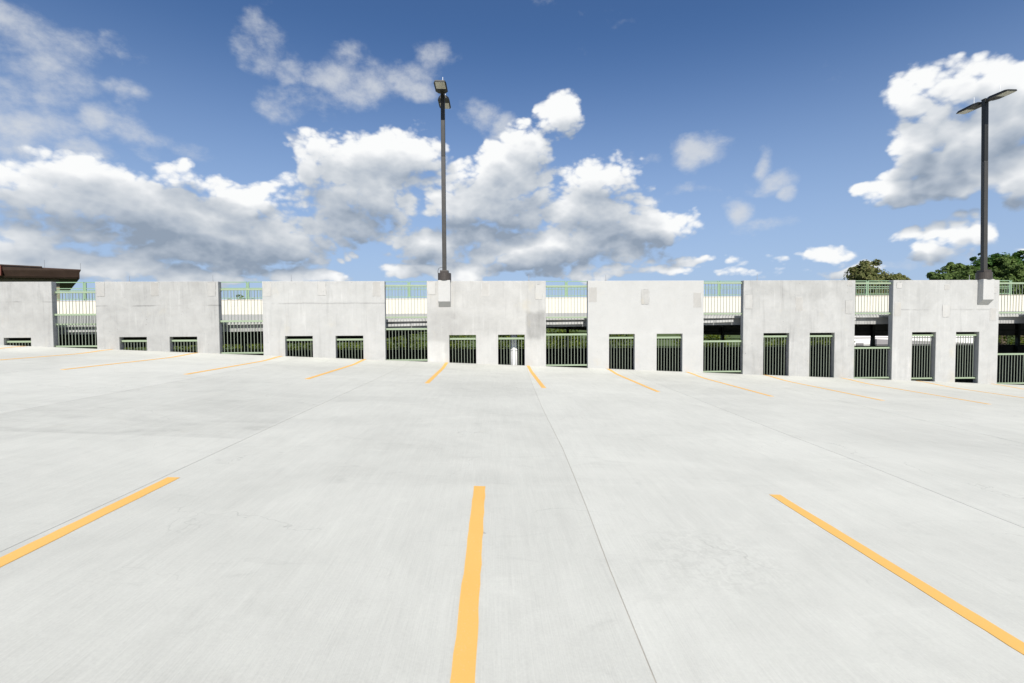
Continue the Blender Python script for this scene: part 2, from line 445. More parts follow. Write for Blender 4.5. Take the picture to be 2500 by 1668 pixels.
def mat_leaf(name, dark, light, accent=None, acc_amt=0.0, scale=0.7):
    m = bpy.data.materials.new(name)
    m.use_nodes = True
    t = m.node_tree
    t.nodes.clear()
    k = NT(t)
    out = k.n('ShaderNodeOutputMaterial')
    geo = k.n('ShaderNodeNewGeometry')
    n1 = k.noise(geo.outputs['Position'], scale, 3.0, 0.6)
    n2 = geo.outputs['Random Per Island']
    f = k.math('MULTIPLY_ADD', n2, 0.55, k.math('MULTIPLY_ADD', n1, 1.1, -0.35), clamp=True)
    c = k.mix(f, dark, light)
    if accent:
        n3 = k.noise(geo.outputs['Position'], 2.0, 2.0, 0.5)
        c = k.mix(k.smooth(n3, 0.55, 0.68, 0, acc_amt), c, accent)
    d = k.n('ShaderNodeBsdfDiffuse', ins={'Color': c})
    tr = k.n('ShaderNodeBsdfTranslucent', ins={'Color': k.mix(1.0, c, (1.1, 1.25, 0.55), 'MULTIPLY')})
    mx = k.n('ShaderNodeMixShader', ins={0: 0.28, 1: d.outputs[0], 2: tr.outputs[0]})
    t.links.new(mx.outputs[0], out.inputs[0])
    return m


MAT = {}
MAT['floor'] = mat_floor()
MAT['line'] = mat_line()
MAT['sealant'] = mat_paint('joint sealant', (0.37, 0.35, 0.30), 0.8, var=0.15)
MAT['base'] = mat_concrete('deck core concrete', 0.33)
MAT['green'] = mat_paint('pale green rail paint', (0.27, 0.335, 0.225), 0.42, var=0.04)
MAT['green_far'] = mat_paint('pale green far rail paint', (0.25, 0.37, 0.235), 0.45, var=0.04)
MAT['baluster'] = mat_paint('weathered baluster paint', (0.205, 0.235, 0.185), 0.45, var=0.05)
MAT['steel'] = mat_paint('galvanised bracket steel', (0.24, 0.27, 0.23), 0.45, metallic=0.3, var=0.1)
MAT['bronze'] = mat_paint('dark bronze pole paint', (0.044, 0.041, 0.036), 0.38, var=0.08, spec=0.5)
MAT['bronze_base'] = mat_paint('brown base cover', (0.052, 0.043, 0.037), 0.45, var=0.10, spec=0.45)
MAT['black'] = mat_paint('black luminaire housing', (0.018, 0.018, 0.016), 0.4, var=0.1)
MAT['lens'] = mat_paint('luminaire lens', (0.52, 0.50, 0.40), 0.25, var=0.12, spec=0.6, scale=30)
MAT['white_rod'] = mat_paint('white rod', (0.82, 0.82, 0.82), 0.4, var=0.02)
MAT['alum'] = mat_paint('aluminium air terminal', (0.42, 0.42, 0.42), 0.4, metallic=0.6, var=0.05)
MAT['cream'] = mat_paint('cream parapet coating', (0.69, 0.65, 0.55), 0.8, var=0.02, scale=1.5)
MAT['kerb'] = mat_concrete('kerb concrete', 0.36, 0.6)
MAT['beam'] = mat_concrete('ramp beam concrete', 0.36, 1.0)
MAT['ledge'] = mat_concrete('ledge concrete', 0.42, 1.0)
MAT['under'] = mat_concrete('lower level concrete', 0.045, 0.1)  # near black: the shade of the interior is put into the concrete colour
MAT['spandrel'] = mat_concrete('spandrel concrete', 0.12, 0.2)  # darkened as well, with the shade under the ramp put into the colour
MAT['shaded_rail'] = mat_paint('shaded guard paint', (0.03, 0.035, 0.03), 0.5)  # rail green turned nearly black: lower level shade put into the colour
MAT['pipe'] = mat_paint('white drain pipe', (0.80, 0.80, 0.79), 0.35, var=0.02)
MAT['fascia'] = mat_paint('brown metal fascia', (0.054, 0.034, 0.024), 0.5, var=0.2, scale=1.2)
MAT['fascia_red'] = mat_paint('red brown fascia edge', (0.17, 0.055, 0.035), 0.5, var=0.1)
MAT['roof'] = mat_paint('brown standing seam roof', (0.07, 0.04, 0.03), 0.5)
MAT['stucco'] = mat_paint('tan stucco', (0.25, 0.22, 0.135), 0.9, var=0.04)
MAT['whitewall'] = mat_paint('white stucco', (0.78, 0.77, 0.74), 0.85, var=0.03)
MAT['greywall'] = mat_paint('grey canopy panels', (0.28, 0.27, 0.27), 0.7)  # grey of the door, and of the shade painted before the white wall
MAT['bark'] = mat_paint('tree bark', (0.10, 0.075, 0.05), 0.9, var=0.25, scale=4)
MAT['leaf'] = mat_leaf('green foliage', (0.050, 0.085, 0.026), (0.165, 0.225, 0.075))
MAT['leaf_deep'] = mat_leaf('deep green foliage', (0.022, 0.055, 0.016), (0.085, 0.155, 0.045))
MAT['leaf_olive'] = mat_leaf('olive foliage', (0.060, 0.072, 0.026), (0.19, 0.20, 0.080), (0.25, 0.19, 0.10), 0.45)
MAT['leaf_yellow'] = mat_leaf('yellow green foliage', (0.038, 0.058, 0.009), (0.155, 0.195, 0.032))


def mat_ground():
    m, k, b = new_mat('grass ground')
    P = k.n('ShaderNodeNewGeometry').outputs['Position']
    n = k.noise(P, 0.06, 6.0, 0.6)
    f = k.noise(P, 1.8, 4.0, 0.6)
    c = k.mix(n, (0.045, 0.075, 0.02), (0.10, 0.13, 0.045))
    c = k.mix(k.smooth(f, 0.3, 0.8, 0, 0.5), c, (0.07, 0.09, 0.03))
    set_in(k, b.inputs['Base Color'], c)
    b.inputs['Roughness'].default_value = 0.95
    b.inputs['Specular IOR Level'].default_value = 0.1
    return m


MAT['ground'] = mat_ground()

# ---------------------------------------------------------------- mesh helpers
class MB:
    def __init__(self):
        self.v, self.f = [], []
    def box(self, x0, x1, y0, y1, z0, z1):
        i = len(self.v)
        self.v += [(x0, y0, z0), (x1, y0, z0), (x1, y1, z0), (x0, y1, z0), (x0, y0, z1), (x1, y0, z1), (x1, y1, z1), (x0, y1, z1)]
        self.f += [tuple(i + j for j in q) for q in ((0, 3, 2, 1), (4, 5, 6, 7), (0, 1, 5, 4), (1, 2, 6, 5), (2, 3, 7, 6), (3, 0, 4, 7))]
        return self
    def prism(self, poly, y0, y1):
        """polygon of (x, z), counter-clockwise seen from -y, extruded in y"""
        i, n = len(self.v), len(poly)
        self.v += [(x, y0, z) for x, z in poly] + [(x, y1, z) for x, z in poly]
        self.f.append(tuple(i + j for j in range(n)))
        self.f.append(tuple(i + n + j for j in reversed(range(n))))
        for j in range(n):
            a, c = j, (j + 1) % n
            self.f.append((i + c, i + a, i + n + a, i + n + c))
        return self
    def hex8(self, pts):
        i = len(self.v)
        self.v += [tuple(p) for p in pts]
        self.f += [tuple(i + j for j in q) for q in ((0, 3, 2, 1), (4, 5, 6, 7), (0, 1, 5, 4), (1, 2, 6, 5), (2, 3, 7, 6), (3, 0, 4, 7))]
        return self
    def tube(self, path, radii, n=8, caps=True):
        path = [Vector(p) for p in path]
        if not hasattr(radii, '__len__'):
            radii = [radii] * len(path)
        base = len(self.v)
        ref = None
        for q, p in enumerate(path):
            d = (path[min(q + 1, len(path) - 1)] - path[max(q - 1, 0)]).normalized()
            if ref is None:
                ref = Vector((1, 0, 0)) if abs(d.x) < 0.8 else Vector((0, 1, 0))
            a = (ref - d * ref.dot(d)).normalized()
            ref = a
            c = d.cross(a)
            for s in range(n):
                th = 2 * math.pi * s / n
                self.v.append(tuple(p + (a * math.cos(th) + c * math.sin(th)) * radii[q]))
        for q in range(len(path) - 1):
            for s in range(n):
                s2 = (s + 1) % n
                self.f.append((base + q * n + s, base + q * n + s2, base + (q + 1) * n + s2, base + (q + 1) * n + s))
        if caps:
            self.f.append(tuple(base + s for s in reversed(range(n))))
            e = base + (len(path) - 1) * n
            self.f.append(tuple(e + s for s in range(n)))
        return self
    def mesh(self, name, off=(0, 0, 0), smooth=False):
        me = bpy.data.meshes.new(name)
        me.from_pydata([(a - off[0], b - off[1], c - off[2]) for a, b, c in self.v], [], self.f)
        me.update()
        if smooth:
            for p in me.polygons:
                p.use_smooth = True
        return me


def link(o, parent=None):
    COL.objects.link(o)
    if parent is not None:
        o.parent = parent
    return o


def wloc(o):
    l = Vector((0, 0, 0))
    while o is not None:
        l += o.location
        o = o.parent
    return l


def obj(name, mb, mat, parent=None, smooth=False, bevel=0.0):
    """world-space shapes -> one mesh object under its parent"""
    off = wloc(parent)
    o = bpy.data.objects.new(name, mb.mesh(name, off, smooth))
    o.data.materials.append(MAT[mat] if isinstance(mat, str) else mat)
    if bevel:
        bv = o.modifiers.new('bevel', 'BEVEL')
        bv.width = bevel
        bv.segments = 2
        bv.limit_method = 'ANGLE'
    return link(o, parent)


def inst(name, me, loc, parent):
    """a shared mesh placed at a world location"""
    o = bpy.data.objects.new(name, me)
    o.location = Vector(loc) - wloc(parent)
    return link(o, parent)


def thing(name, label, cat, loc=(0, 0, 0), group=None, kind=None):
    o = bpy.data.objects.new(name, None)
    o.empty_display_size = 0.2
    o.location = loc
    tag(o, label, cat, group, kind or 'thing')
    return link(o)


def tag(o, label=None, cat=None, group=None, kind=None):
    for key, val in (('label', label), ('category', cat), ('group', group), ('kind', kind)):
        if val:
            o[key] = val
    return o


# ---------------------------------------------------------------- the deck we stand on
D = 16.814                      # front face of the far wall
TH = 0.20                       # wall thickness
SX, SY = -0.0477, 0.0068        # fall of the deck

def floor_z(x, y):
    z = SX * x + SY * min(y, 15.5)
    if y > 15.3:
        t = min(1.0, (y - 15.3) / (D - 15.3))
        z += 0.062 * t * t * (3 - 2 * t) + 0.004 * t
    return z


deck = thing('parking_deck', 'sloping pale concrete parking deck with yellow stall lines', 'parking deck', (0, 0, 0), kind='structure')
YS = [-14, -8, -4, -2, 0, 1, 2, 3, 4, 5, 6, 7.5, 9, 10.5, 12, 13.5, 14.6, 15.3, 15.55, 15.8, 16.1, 16.45, D + 0.03]
JOINTS = []
for kx in range(-11, 12):
    x0 = 0.75 + 3.675 * kx
    if kx == 0:
        pl = [(-14, .58), (2, .69), (3.2, .73), (4.3, .79), (6, .85), (8.6, .88), (12, .98), (15.5, 1.10), (17, 1.2)]
    elif kx == -1:
        pl = [(-14, -3.02), (3, -2.985), (4.5, -2.955), (6.5, -2.94), (10, -2.87), (14.4, -2.80), (17, -2.75)]
    elif kx == 1:
        pl = [(-14, 4.30), (3.85, 4.38), (5.7, 4.45), (7.6, 4.44), (10.6, 4.49), (17, 4.56)]
    else:
        jr = random.Random(kx)
        pl = [(-14, x0 - 0.05 + jr.uniform(-.03, .03))] + [(yy, x0 + 0.008 * (yy - 5) + jr.uniform(-.02, .02)) for yy in (2, 5, 8, 11, 14, 17)]
    JOINTS.append(pl)


def jx(pl, y):
    return float(np.interp(y, [p[0] for p in pl], [p[1] for p in pl]))


cb = MB()
cb.hex8([(-45, -14, floor_z(-45, -14) - .30), (45, -14, floor_z(45, -14) - .30), (45, D, floor_z(45, D) - .36), (-45, D, floor_z(-45, D) - .36),
         (-45, -14, floor_z(-45, -14) - .035), (45, -14, floor_z(45, -14) - .035), (45, D, floor_z(45, D) - .12), (-45, D, floor_z(-45, D) - .12)])
obj('deck_core', cb, 'base', deck)
GAP = 0.0032
for j in range(len(JOINTS) - 1):
    a, c = JOINTS[j], JOINTS[j + 1]
    mb = MB()
    rows = []
    for y in YS:
        xa, xc = jx(a, y) + GAP, jx(c, y) - GAP
        xs = [xa + (xc - xa) * t for t in (0, .25, .5, .75, 1)]
        rows.append([len(mb.v) + q for q in range(5)])
        mb.v += [(x, y, floor_z(x, y)) for x in xs]
    for q in range(len(rows) - 1):
        for s in range(4):
            mb.f.append((rows[q][s], rows[q][s + 1], rows[q + 1][s + 1], rows[q + 1][s]))
    # side faces down into the joint and along both ends
    loop = [r[0] for r in rows[::-1]] + rows[0][1:] + [r[4] for r in rows[1:]] + rows[-1][1:4][::-1]
    low = []
    for vi in loop:
        x, y, z = mb.v[vi]
        low.append(len(mb.v))
        mb.v.append((x, y, z - 0.03))
    n = len(loop)
    for q in range(n):
        q2 = (q + 1) % n
        mb.f.append((loop[q2], loop[q], low[q], low[q2]))
    obj('slab', mb, 'floor', deck, smooth=False)
for pl in JOINTS:
    mb = MB()
    for q in range(len(YS) - 1):
        ya, yb = YS[q], YS[q + 1]
        pts = []
        for y in (ya, yb):
            xm = jx(pl, y)
            pts.append([(xm - GAP - .002, y, floor_z(xm, y) - .0025), (xm + GAP + .002, y, floor_z(xm, y) - .0025)])
        i = len(mb.v)
        mb.v += pts[0] + pts[1]
        mb.f.append((i, i + 1, i + 3, i + 2))
    obj('joint_sealant', mb, 'sealant', deck)


def painted(xc, ya, yb, w=0.104, lean=0.0):
    mb = MB()
    jr = random.Random(int(xc * 100) + int(ya))
    ys = [ya] + [y for y in np.arange(math.ceil(ya * 4) / 4 + .1, yb - .05, 0.12)] + [yb]
    for y in ys:
        c = xc + lean * (y - ya)
        xa, xb = c - w / 2 + jr.uniform(-.0035, .0035), c + w / 2 + jr.uniform(-.0035, .0035)
        mb.v += [(xa, y, floor_z(xa, y) + .004), (xb, y, floor_z(xb, y) + .004), (xa, y, floor_z(xa, y) - .004), (xb, y, floor_z(xb, y) - .004)]
    for q in range(len(ys) - 1):
        i, k_ = q * 4, q * 4 + 4
        mb.f += [(i, i + 1, k_ + 1, k_), (i + 2, i, k_, k_ + 2), (i + 1, i + 3, k_ + 3, k_ + 1)]
    n = len(ys) * 4 - 4
    mb.f += [(2, 3, 1, 0), (n, n + 1, n + 3, n + 2)]
    obj('painted_line', mb, 'line', deck)


for x in (-2.86, -0.15, 2.62):
    painted(x, -1.6, 4.49, lean=0.004 if x > -1 else 0.0)
for x in (-5.6, -8.35, 5.4, 8.15):
    painted(x, -1.6, 4.5)
FAR_LINES = [-1.55 + 2.757 * k_ for k_ in range(-7, 8)]
for k_, x in enumerate(FAR_LINES):
    painted(x, 11.62 + random.uniform(-.05, .08), D - 0.02)

# ---------------------------------------------------------------- wall panels
PANEL_X = [(-18.55, -14.45), (-13.06, -9.10), (-7.67, -3.62), (-2.21, 1.83), (3.27, 7.31), (8.71, 12.70), (14.07, 17.95), (19.36, 23.4)]
OPEN_X = [[(-17.7, -16.78), (-16.02, -15.16)], [(-12.34, -11.46), (-10.72, -9.83)], [(-6.95, -6.04), (-5.28, -4.36)], [(-1.47, -.56), (.19, 1.10)],
          [(4.01, 4.90), (5.67, 6.57)], [(9.44, 10.35), (11.09, 11.98)], [(14.79, 15.66), (16.40, 17.25)], [(20.1, 21.0), (21.75, 22.6)]]
ZTOP, ZOPEN, ZLOW = 3.01, 1.175, -1.7
PATCHES = {1: [(-13.02, 2.985, -12.76, 2.53), (-11.27, 2.985, -11.03, 2.54), (-9.45, 2.98, -9.19, 2.52)],
           2: [(-7.63, 2.985, -7.38, 2.52), (-5.84, 2.985, -5.57, 2.54), (-4.01, 2.985, -3.76, 2.49)],
           3: [(-2.17, 2.985, -1.91, 2.55), (-.35, 2.96, -.11, 2.48), (1.47, 2.88, 1.71, 2.38)],
           4: [(3.31, 2.78, 3.58, 2.29), (5.12, 2.70, 5.39, 2.20), (6.95, 2.59, 7.22, 2.09)],
           5: [(8.76, 2.51, 9.03, 2.03), (10.56, 2.42, 10.81, 1.95), (12.35, 2.31, 12.61, 1.84), (12.40, 2.985, 12.58, 2.82)],
           6: [(14.12, 2.23, 14.35, 1.75), (15.87, 2.14, 16.14, 1.71), (17.62, 2.02, 17.84, 1.57), (14.19, 2.92, 14.38, 2.73),
               (15.92, 2.85, 16.11, 2.67), (17.70, 2.74, 17.85, 2.55)]}
RODS = {1: [-12.04, -9.33], 2: [-6.75], 3: [1.26], 4: [3.92], 5: [9.25], 6: [16.95]}
WALLMAT = [
    mat_concrete('wall concrete grey lift', 0.345, .9, seam=2.35, seed=0),
    mat_concrete('wall concrete seamed', 0.348, .9, seam=2.21, seed=1),
    mat_concrete('wall concrete pale', 0.400, .8, seam=2.27, seed=2),
    mat_concrete('wall concrete stained', 0.415, .8, seed=3, warm=.008,
                 stains=[(1.48, 1.50, .32, .46, -.13, .22), (-1.75, 1.55, .45, .55, -.06, .5), (-.45, 1.55, .9, .35, -.05, .5), (-1.9, .62, .28, .36, .07, .2)]),
    mat_concrete('wall concrete whitest', 0.428, .45, seed=4, streak=.3),
    mat_concrete('wall concrete greyest', 0.368, 1.0, seed=5),
    mat_concrete('wall concrete mottled', 0.405, .8, seam=1.97, seed=6),
    mat_concrete('wall concrete end', 0.380, .9, seed=7)]
TONE = [.345, .348, .40, .415, .428, .368, .405, .38]
PATCH_A = [mat_concrete('patch mortar %d' % i, TONE[i] * (.86 if i == 4 else 1.05), .8, seed=30 + i, warm=.012, streak=.5) for i in range(8)]
PATCH_B = [mat_concrete('patch mortar smooth %d' % i, TONE[i] * (.87 if i == 4 else .965), .8, seed=40 + i, warm=.022, streak=.5) for i in range(8)]
PATCH_EDGE = mat_concrete('patch rim', .27, .9, seed=12)
PATCH_WHITE = mat_concrete('patch rim white', .47, .9, seed=13)
WALL_LABEL = [
    'grey concrete wall panel cut by the left edge of the frame',
    'grey concrete wall panel with a horizontal pour seam, second from the left',
    'pale concrete wall panel with three tall patches along its top, third from the left',
    'stained concrete wall panel carrying the middle lamp post on its corbel',
    'whitest concrete wall panel, with three grey rectangular patches',
    'greyest concrete wall panel, between the whitest panel and the one with the right lamp post',
    'concrete wall panel carrying the lamp post near the right edge of the frame',
    'concrete wall panel just beyond the right edge of the frame']


def build_panel(i):
    x0, x1 = PANEL_X[i]
    xm = (x0 + x1) / 2
    root = thing('wall_panel', WALL_LABEL[i], 'wall panel', (xm, D, floor_z(xm, D)), 'concrete wall panels along the far side of the deck')
    xs = [x0] + [v for o in OPEN_X[i] for v in o] + [x1]
    sill = floor_z(x1, D) - .45
    zs = [ZLOW, sill, ZOPEN, ZTOP]
    mb = MB()
    idx = {}
    def vert(ix, iz, back):
        key = (ix, iz, back)
        if key not in idx:
            idx[key] = len(mb.v)
            mb.v.append((xs[ix], D + (TH if back else 0), zs[iz]))
        return idx[key]
    solid = lambda cx, cz: 0 <= cx < 5 and 0 <= cz < 3 and not (cz == 1 and cx in (1, 3))
    for cx in range(5):
        for cz in range(3):
            if not solid(cx, cz):
                continue
            mb.f.append((vert(cx, cz, 0), vert(cx + 1, cz, 0), vert(cx + 1, cz + 1, 0), vert(cx, cz + 1, 0)))
            mb.f.append((vert(cx + 1, cz, 1), vert(cx, cz, 1), vert(cx, cz + 1, 1), vert(cx + 1, cz + 1, 1)))
            if not solid(cx - 1, cz):
                mb.f.append((vert(cx, cz, 1), vert(cx, cz, 0), vert(cx, cz + 1, 0), vert(cx, cz + 1, 1)))
            if not solid(cx + 1, cz):
                mb.f.append((vert(cx + 1, cz, 0), vert(cx + 1, cz, 1), vert(cx + 1, cz + 1, 1), vert(cx + 1, cz + 1, 0)))
            if not solid(cx, cz + 1):
                mb.f.append((vert(cx, cz + 1, 0), vert(cx + 1, cz + 1, 0), vert(cx + 1, cz + 1, 1), vert(cx, cz + 1, 1)))
            if not solid(cx, cz - 1):
                mb.f.append((vert(cx, cz, 1), vert(cx + 1, cz, 1), vert(cx + 1, cz, 0), vert(cx, cz, 0)))
    obj('panel_slab', mb, WALLMAT[i], root, bevel=0.012)
    for q, (a, zt, c, zb) in enumerate(PATCHES.get(i, ())):
        jr = random.Random(i * 10 + q)
        w, h = c - a, zt - zb
        def outline(g):
            pts = []
            n = 5
            for s in range(4):
                for t in range(n):
                    f_ = t / n
                    px, pz = [(a + w * f_, zb), (c, zb + h * f_), (c - w * f_, zt), (a, zt - h * f_)][s]
                    ox, oz = [(0, -1), (1, 0), (0, 1), (-1, 0)][s]
                    if t == 0:
                        ox, oz = [(-.2, -.2), (.2, -.2), (.2, .2), (-.2, .2)][s]
                    e = g + jr.uniform(-.008, .008)
                    pts.append((px + ox * e, min(pz + oz * e, ZTOP - .02)))
            return pts
        pm = obj('patch', MB().prism(outline(0.0), D - .0075, D + .01),
                 (PATCH_A if (i + q) % 2 else PATCH_B)[i], root)
        obj('patch_rim', MB().prism(outline(0.009), D - .004, D + .008), PATCH_EDGE if (i + q) % 2 else PATCH_WHITE, pm)
    for x in RODS.get(i, ()):
        ht = 0.19 + 0.05 * random.random()
        mb = MB().tube([(x, D + .12, ZTOP - .01), (x, D + .12, ZTOP + ht)], [.009, .007], 6)
        mb.tube([(x, D + .12, ZTOP - .005), (x, D + .12, ZTOP + .025)], .028, 8)
        obj('lightning_rod', mb, 'alum', root)
    return root


panels = [build_panel(i) for i in range(8)]

# corbels under the two lamp posts: a bracket with a sloping underside
LAMP_X = {3: -1.605, 6: 17.35}
CORBEL_W = .40
for i, lx in LAMP_X.items():
    mb = MB()
    a, c = lx - CORBEL_W / 2, lx + CORBEL_W / 2
    y0, y1 = D - .20, D - .0005
    zt, zf, zb = ZTOP + .012, 2.31, 2.125
    prof = [(y0, zf), (y1, zb), (y1, zt), (y0, zt)]
    mb.v += [(a, y, z) for y, z in prof] + [(c, y, z) for y, z in prof]
    mb.f += [(3, 2, 1, 0), (4, 5, 6, 7), (0, 4, 7, 3), (0, 1, 5, 4), (3, 7, 6, 2), (1, 2, 6, 5)]
    obj('corbel', mb, mat_concrete('corbel concrete', .445, .35, seed=20 + i, streak=.3), panels[i], bevel=.008)

# ---------------------------------------------------------------- guard railings
RY = D + .12
BAL = {}

def baluster_mesh(h, w=.008):
    key = (round(h, 2), w)
    if key not in BAL:
        BAL[key] = MB().box(-w, w, -w, w, 0, key[0]).mesh('baluster')
        BAL[key].materials.append(MAT['baluster'])
    return BAL[key]


BRK = MB().box(0, .006, -.05, .05, -.06, .06).tube([(.005, -.026, .03), (.018, -.026, .03)], .011, 6).tube([(.005, .026, -.03), (.018, .026, -.03)], .011, 6).mesh('bracket')
BRK.materials.append(MAT['steel'])


def railing(label, x0, x1, zt, zb, group, n=None, tail=0.0, rail_h=.062, y=RY, bottom=True, bw=.008):
    root = thing('guard_railing', label, 'railing', ((x0 + x1) / 2, y, zb), group)
    obj('top_rail', MB().box(x0 + .012, x1 - .012, y - .024, y + .024, zt - rail_h / 2, zt + rail_h / 2), 'green', root, bevel=.004)
    if bottom:
        obj('bottom_rail', MB().box(x0 + .012, x1 - .012, y - .022, y + .022, zb - .026, zb + .026), 'green', root, bevel=.004)
    n = n or max(2, int(round((x1 - x0) / .112)) - 1)
    step = (x1 - x0) / (n + 1)
    zlo = zb - tail
    me = baluster_mesh(zt - rail_h / 2 - .002 - zlo, bw)
    for q in range(n):
        inst('baluster', me, (x0 + step * (q + 1), y, zlo), root)
    for z in ((zt, zb) if bottom else (zt,)):
        b1 = inst('bracket', BRK, (x0, y, z - .01), root)
        b2 = inst('bracket', BRK, (x1, y, z - .01), root)
        b2.rotation_euler = (0, 0, math.pi)
    return root


GAPS = [(-14.45, -13.06), (-9.10, -7.67), (-3.62, -2.21), (1.83, 3.27), (7.31, 8.71), (12.70, 14.07), (17.95, 19.36)]
GAP_Z = [(2.67, 1.61, 1.93, .88), (2.75, 1.69, 1.685, .62), (2.86, 1.79, 1.39, .33), (2.83, 1.76, 1.17, .11), (2.93, 1.86, .90, -.16), (2.91, 1.85, .63, -.43), (2.90, 1.85, .37, -.68)]
GAP_AT = ['in the leftmost gap between wall panels', 'in the second gap between wall panels from the left', 'in the gap just left of the middle lamp post panel',
          'in the gap just right of the middle lamp post panel', 'in the gap between the whitest and the greyest wall panels',
          'in the gap just left of the right lamp post panel', 'in the gap cut by the right edge of the frame']
for i, (x0, x1) in enumerate(GAPS):
    ut, ub, lt, lb = GAP_Z[i]
    railing('pale green upper railing ' + GAP_AT[i], x0, x1, ut, ub, 'upper railings in the gaps', n=12, tail=.085, y=RY + .03 if i < 2 else RY, bw=.0062)
    railing('pale green lower railing ' + GAP_AT[i], x0, x1, lt, lb, 'lower railings in the gaps', n=12, y=RY - .03 if i < 2 else RY)
ORD = ['the panel at the left frame edge', 'the second panel from the left', 'the third panel from the left', 'the middle lamp post panel',
       'the whitest panel', 'the greyest panel', 'the right lamp post panel', 'the panel beyond the right edge']
for i in range(8):
    for s, (x0, x1) in enumerate(OPEN_X[i]):
        zb = max(-.47, floor_z(x1, D) - .3)
        railing('short green railing inside the %s opening of %s' % (('left', 'right')[s], ORD[i]), x0, x1, 1.045 if i < 5 else 1.06, zb,
                'railings inside the panel openings', n=8 if i else 8)

# drain pipe standing behind one opening
px, py, pr = .755, D + .55, .118
pz = floor_z(px, D) - .9
pipe = thing('drain_pipe', 'white round drain pipe behind the opening under the middle panel', 'pipe', (px, py, pz))
obj('pipe_shaft', MB().tube([(px, py, pz - .6), (px, py, 1.42)], pr, 24), 'pipe', pipe, smooth=True)
for z in (.62, .86, 1.06):
    obj('pipe_coupling', MB().tube([(px, py, z - .018), (px, py, z + .018)], pr + .006, 24), 'pipe', pipe, smooth=True)

# ---------------------------------------------------------------- lamp posts
def lamp_post(i, label, conduit, lean=0.0, reach=1.0):
    x, y, zb = LAMP_X[i], D - .01, ZTOP + .013
    root = thing('lamp_post', label, 'lamp post', (x, y, zb), 'lamp posts standing on the wall')
    ztop = 9.27
    obj('base_cover', MB().tube([(x, y, zb), (x, y, zb + .235), (x, y, zb + .245)], [.225, .225, .215], 28), 'bronze_base', root, smooth=False)
    obj('base_plate', MB().box(x - .14, x + .14, y - .14, y + .14, zb + .245, zb + .335), 'bronze_base', root, bevel=.01)
    w = .068
    def shaft(za, zc, w_):
        la, lc = lean * (za - zb) / (ztop - zb), lean * (zc - zb) / (ztop - zb)
        return MB().hex8([(x + la - w_, y - w_, za), (x + la + w_, y - w_, za), (x + la + w_, y + w_, za), (x + la - w_, y + w_, za),
                          (x + lc - w_, y - w_, zc), (x + lc + w_, y - w_, zc), (x + lc + w_, y + w_, zc), (x + lc - w_, y + w_, zc)])
    obj('pole', shaft(zb + .335, 7.15, w), 'bronze', root, bevel=.01)
    obj('pole_top', shaft(7.1505, ztop, w - .001), 'black', root, bevel=.01)
    x += lean
    obj('pole_cap', MB().box(x - w - .006, x + w + .006, y - w - .006, y + w + .006, ztop, ztop + .025), 'black', root, bevel=.004)
    for s in (-1, 1):
        ya = y + s * w
        obj('arm', MB().hex8([(x - .045, min(ya, ya + s * .24), 9.16), (x + .045, min(ya, ya + s * .24), 9.16), (x + .045, max(ya, ya + s * .24), 9.16), (x - .045, max(ya, ya + s * .24), 9.16),
                              (x - .045, min(ya, ya + s * .24), 9.245), (x + .045, min(ya, ya + s * .24), 9.245), (x + .045, max(ya, ya + s * .24), 9.245), (x - .045, max(ya, ya + s * .24), 9.245)]), 'black', root)
        # flat shoebox head: narrow neck, wide body, tapered tip
        pl = [(0.16, .11, .10), (0.30, .20, .085), (.88 * reach, .20, .062), (.98 * reach, .165, .04)]
        mb = MB()
        for (t, hw, th) in pl:
            yy = y + s * t
            mb.v += [(x - hw, yy, 9.165), (x + hw, yy, 9.165), (x + hw * .86, yy, 9.165 + th), (x - hw * .86, yy, 9.165 + th)]
        for q in range(3):
            b0, b1 = q * 4, q * 4 + 4
            for e in range(4):
                e2 = (e + 1) % 4
                fc = (b0 + e, b0 + e2, b1 + e2, b1 + e)
                mb.f.append(fc if s < 0 else fc[::-1])
        mb.f.append((0, 3, 2, 1) if s < 0 else (0, 1, 2, 3))
        mb.f.append((12, 13, 14, 15) if s < 0 else (15, 14, 13, 12))
        head = obj('luminaire', mb, 'black', root)
        ya, yb = sorted((y + s * .52, y + s * .955 * reach))
        obj('lens', MB().box(x - .152, x + .152, ya, yb, 9.150, 9.166), 'lens', head)
        yr = y + s * .45
        obj('photocell_rod', MB().tube([(x + .05, yr, 9.24), (x + .05, yr, 9.56)], .008, 6), 'white_rod', head)
    if conduit:
        pts = [(x - .21, y - .05, zb + .22), (x - .215, y - .05, zb + .32), (x - .19, y - .04, zb + .40), (x - .13, y - .02, zb + .44), (x - .06, y - .01, zb + .445)]
        obj('conduit', MB().tube(pts, .008, 6), 'bronze', root, smooth=True)
    return root


lamp_post(3, 'tall dark bronze lamp post on the middle panel, its heads seen end on', True)
lamp_post(6, 'tall dark lamp post near the right edge, its two flat heads spread', False, lean=-.13, reach=.93)

# ---------------------------------------------------------------- opposite ramp beyond the wall
EX = [-48, -14, -8.6, -2.9, 8.3, 46]
EZ = [1.42, 1.60, 1.66, 1.74, 1.80, 1.80]

def strip(y0, y1, top, bot):
    mb = MB()
    for q in range(len(EX) - 1):
        a, c = EX[q], EX[q + 1]
        za, zc = EZ[q], EZ[q + 1]
        mb.hex8([(a, y0, za + bot), (c, y0, zc + bot), (c, y1, zc + bot), (a, y1, za + bot), (a, y0, za + top), (c, y0, zc + top), (c, y1, zc + top), (a, y1, za + top)])
    return mb


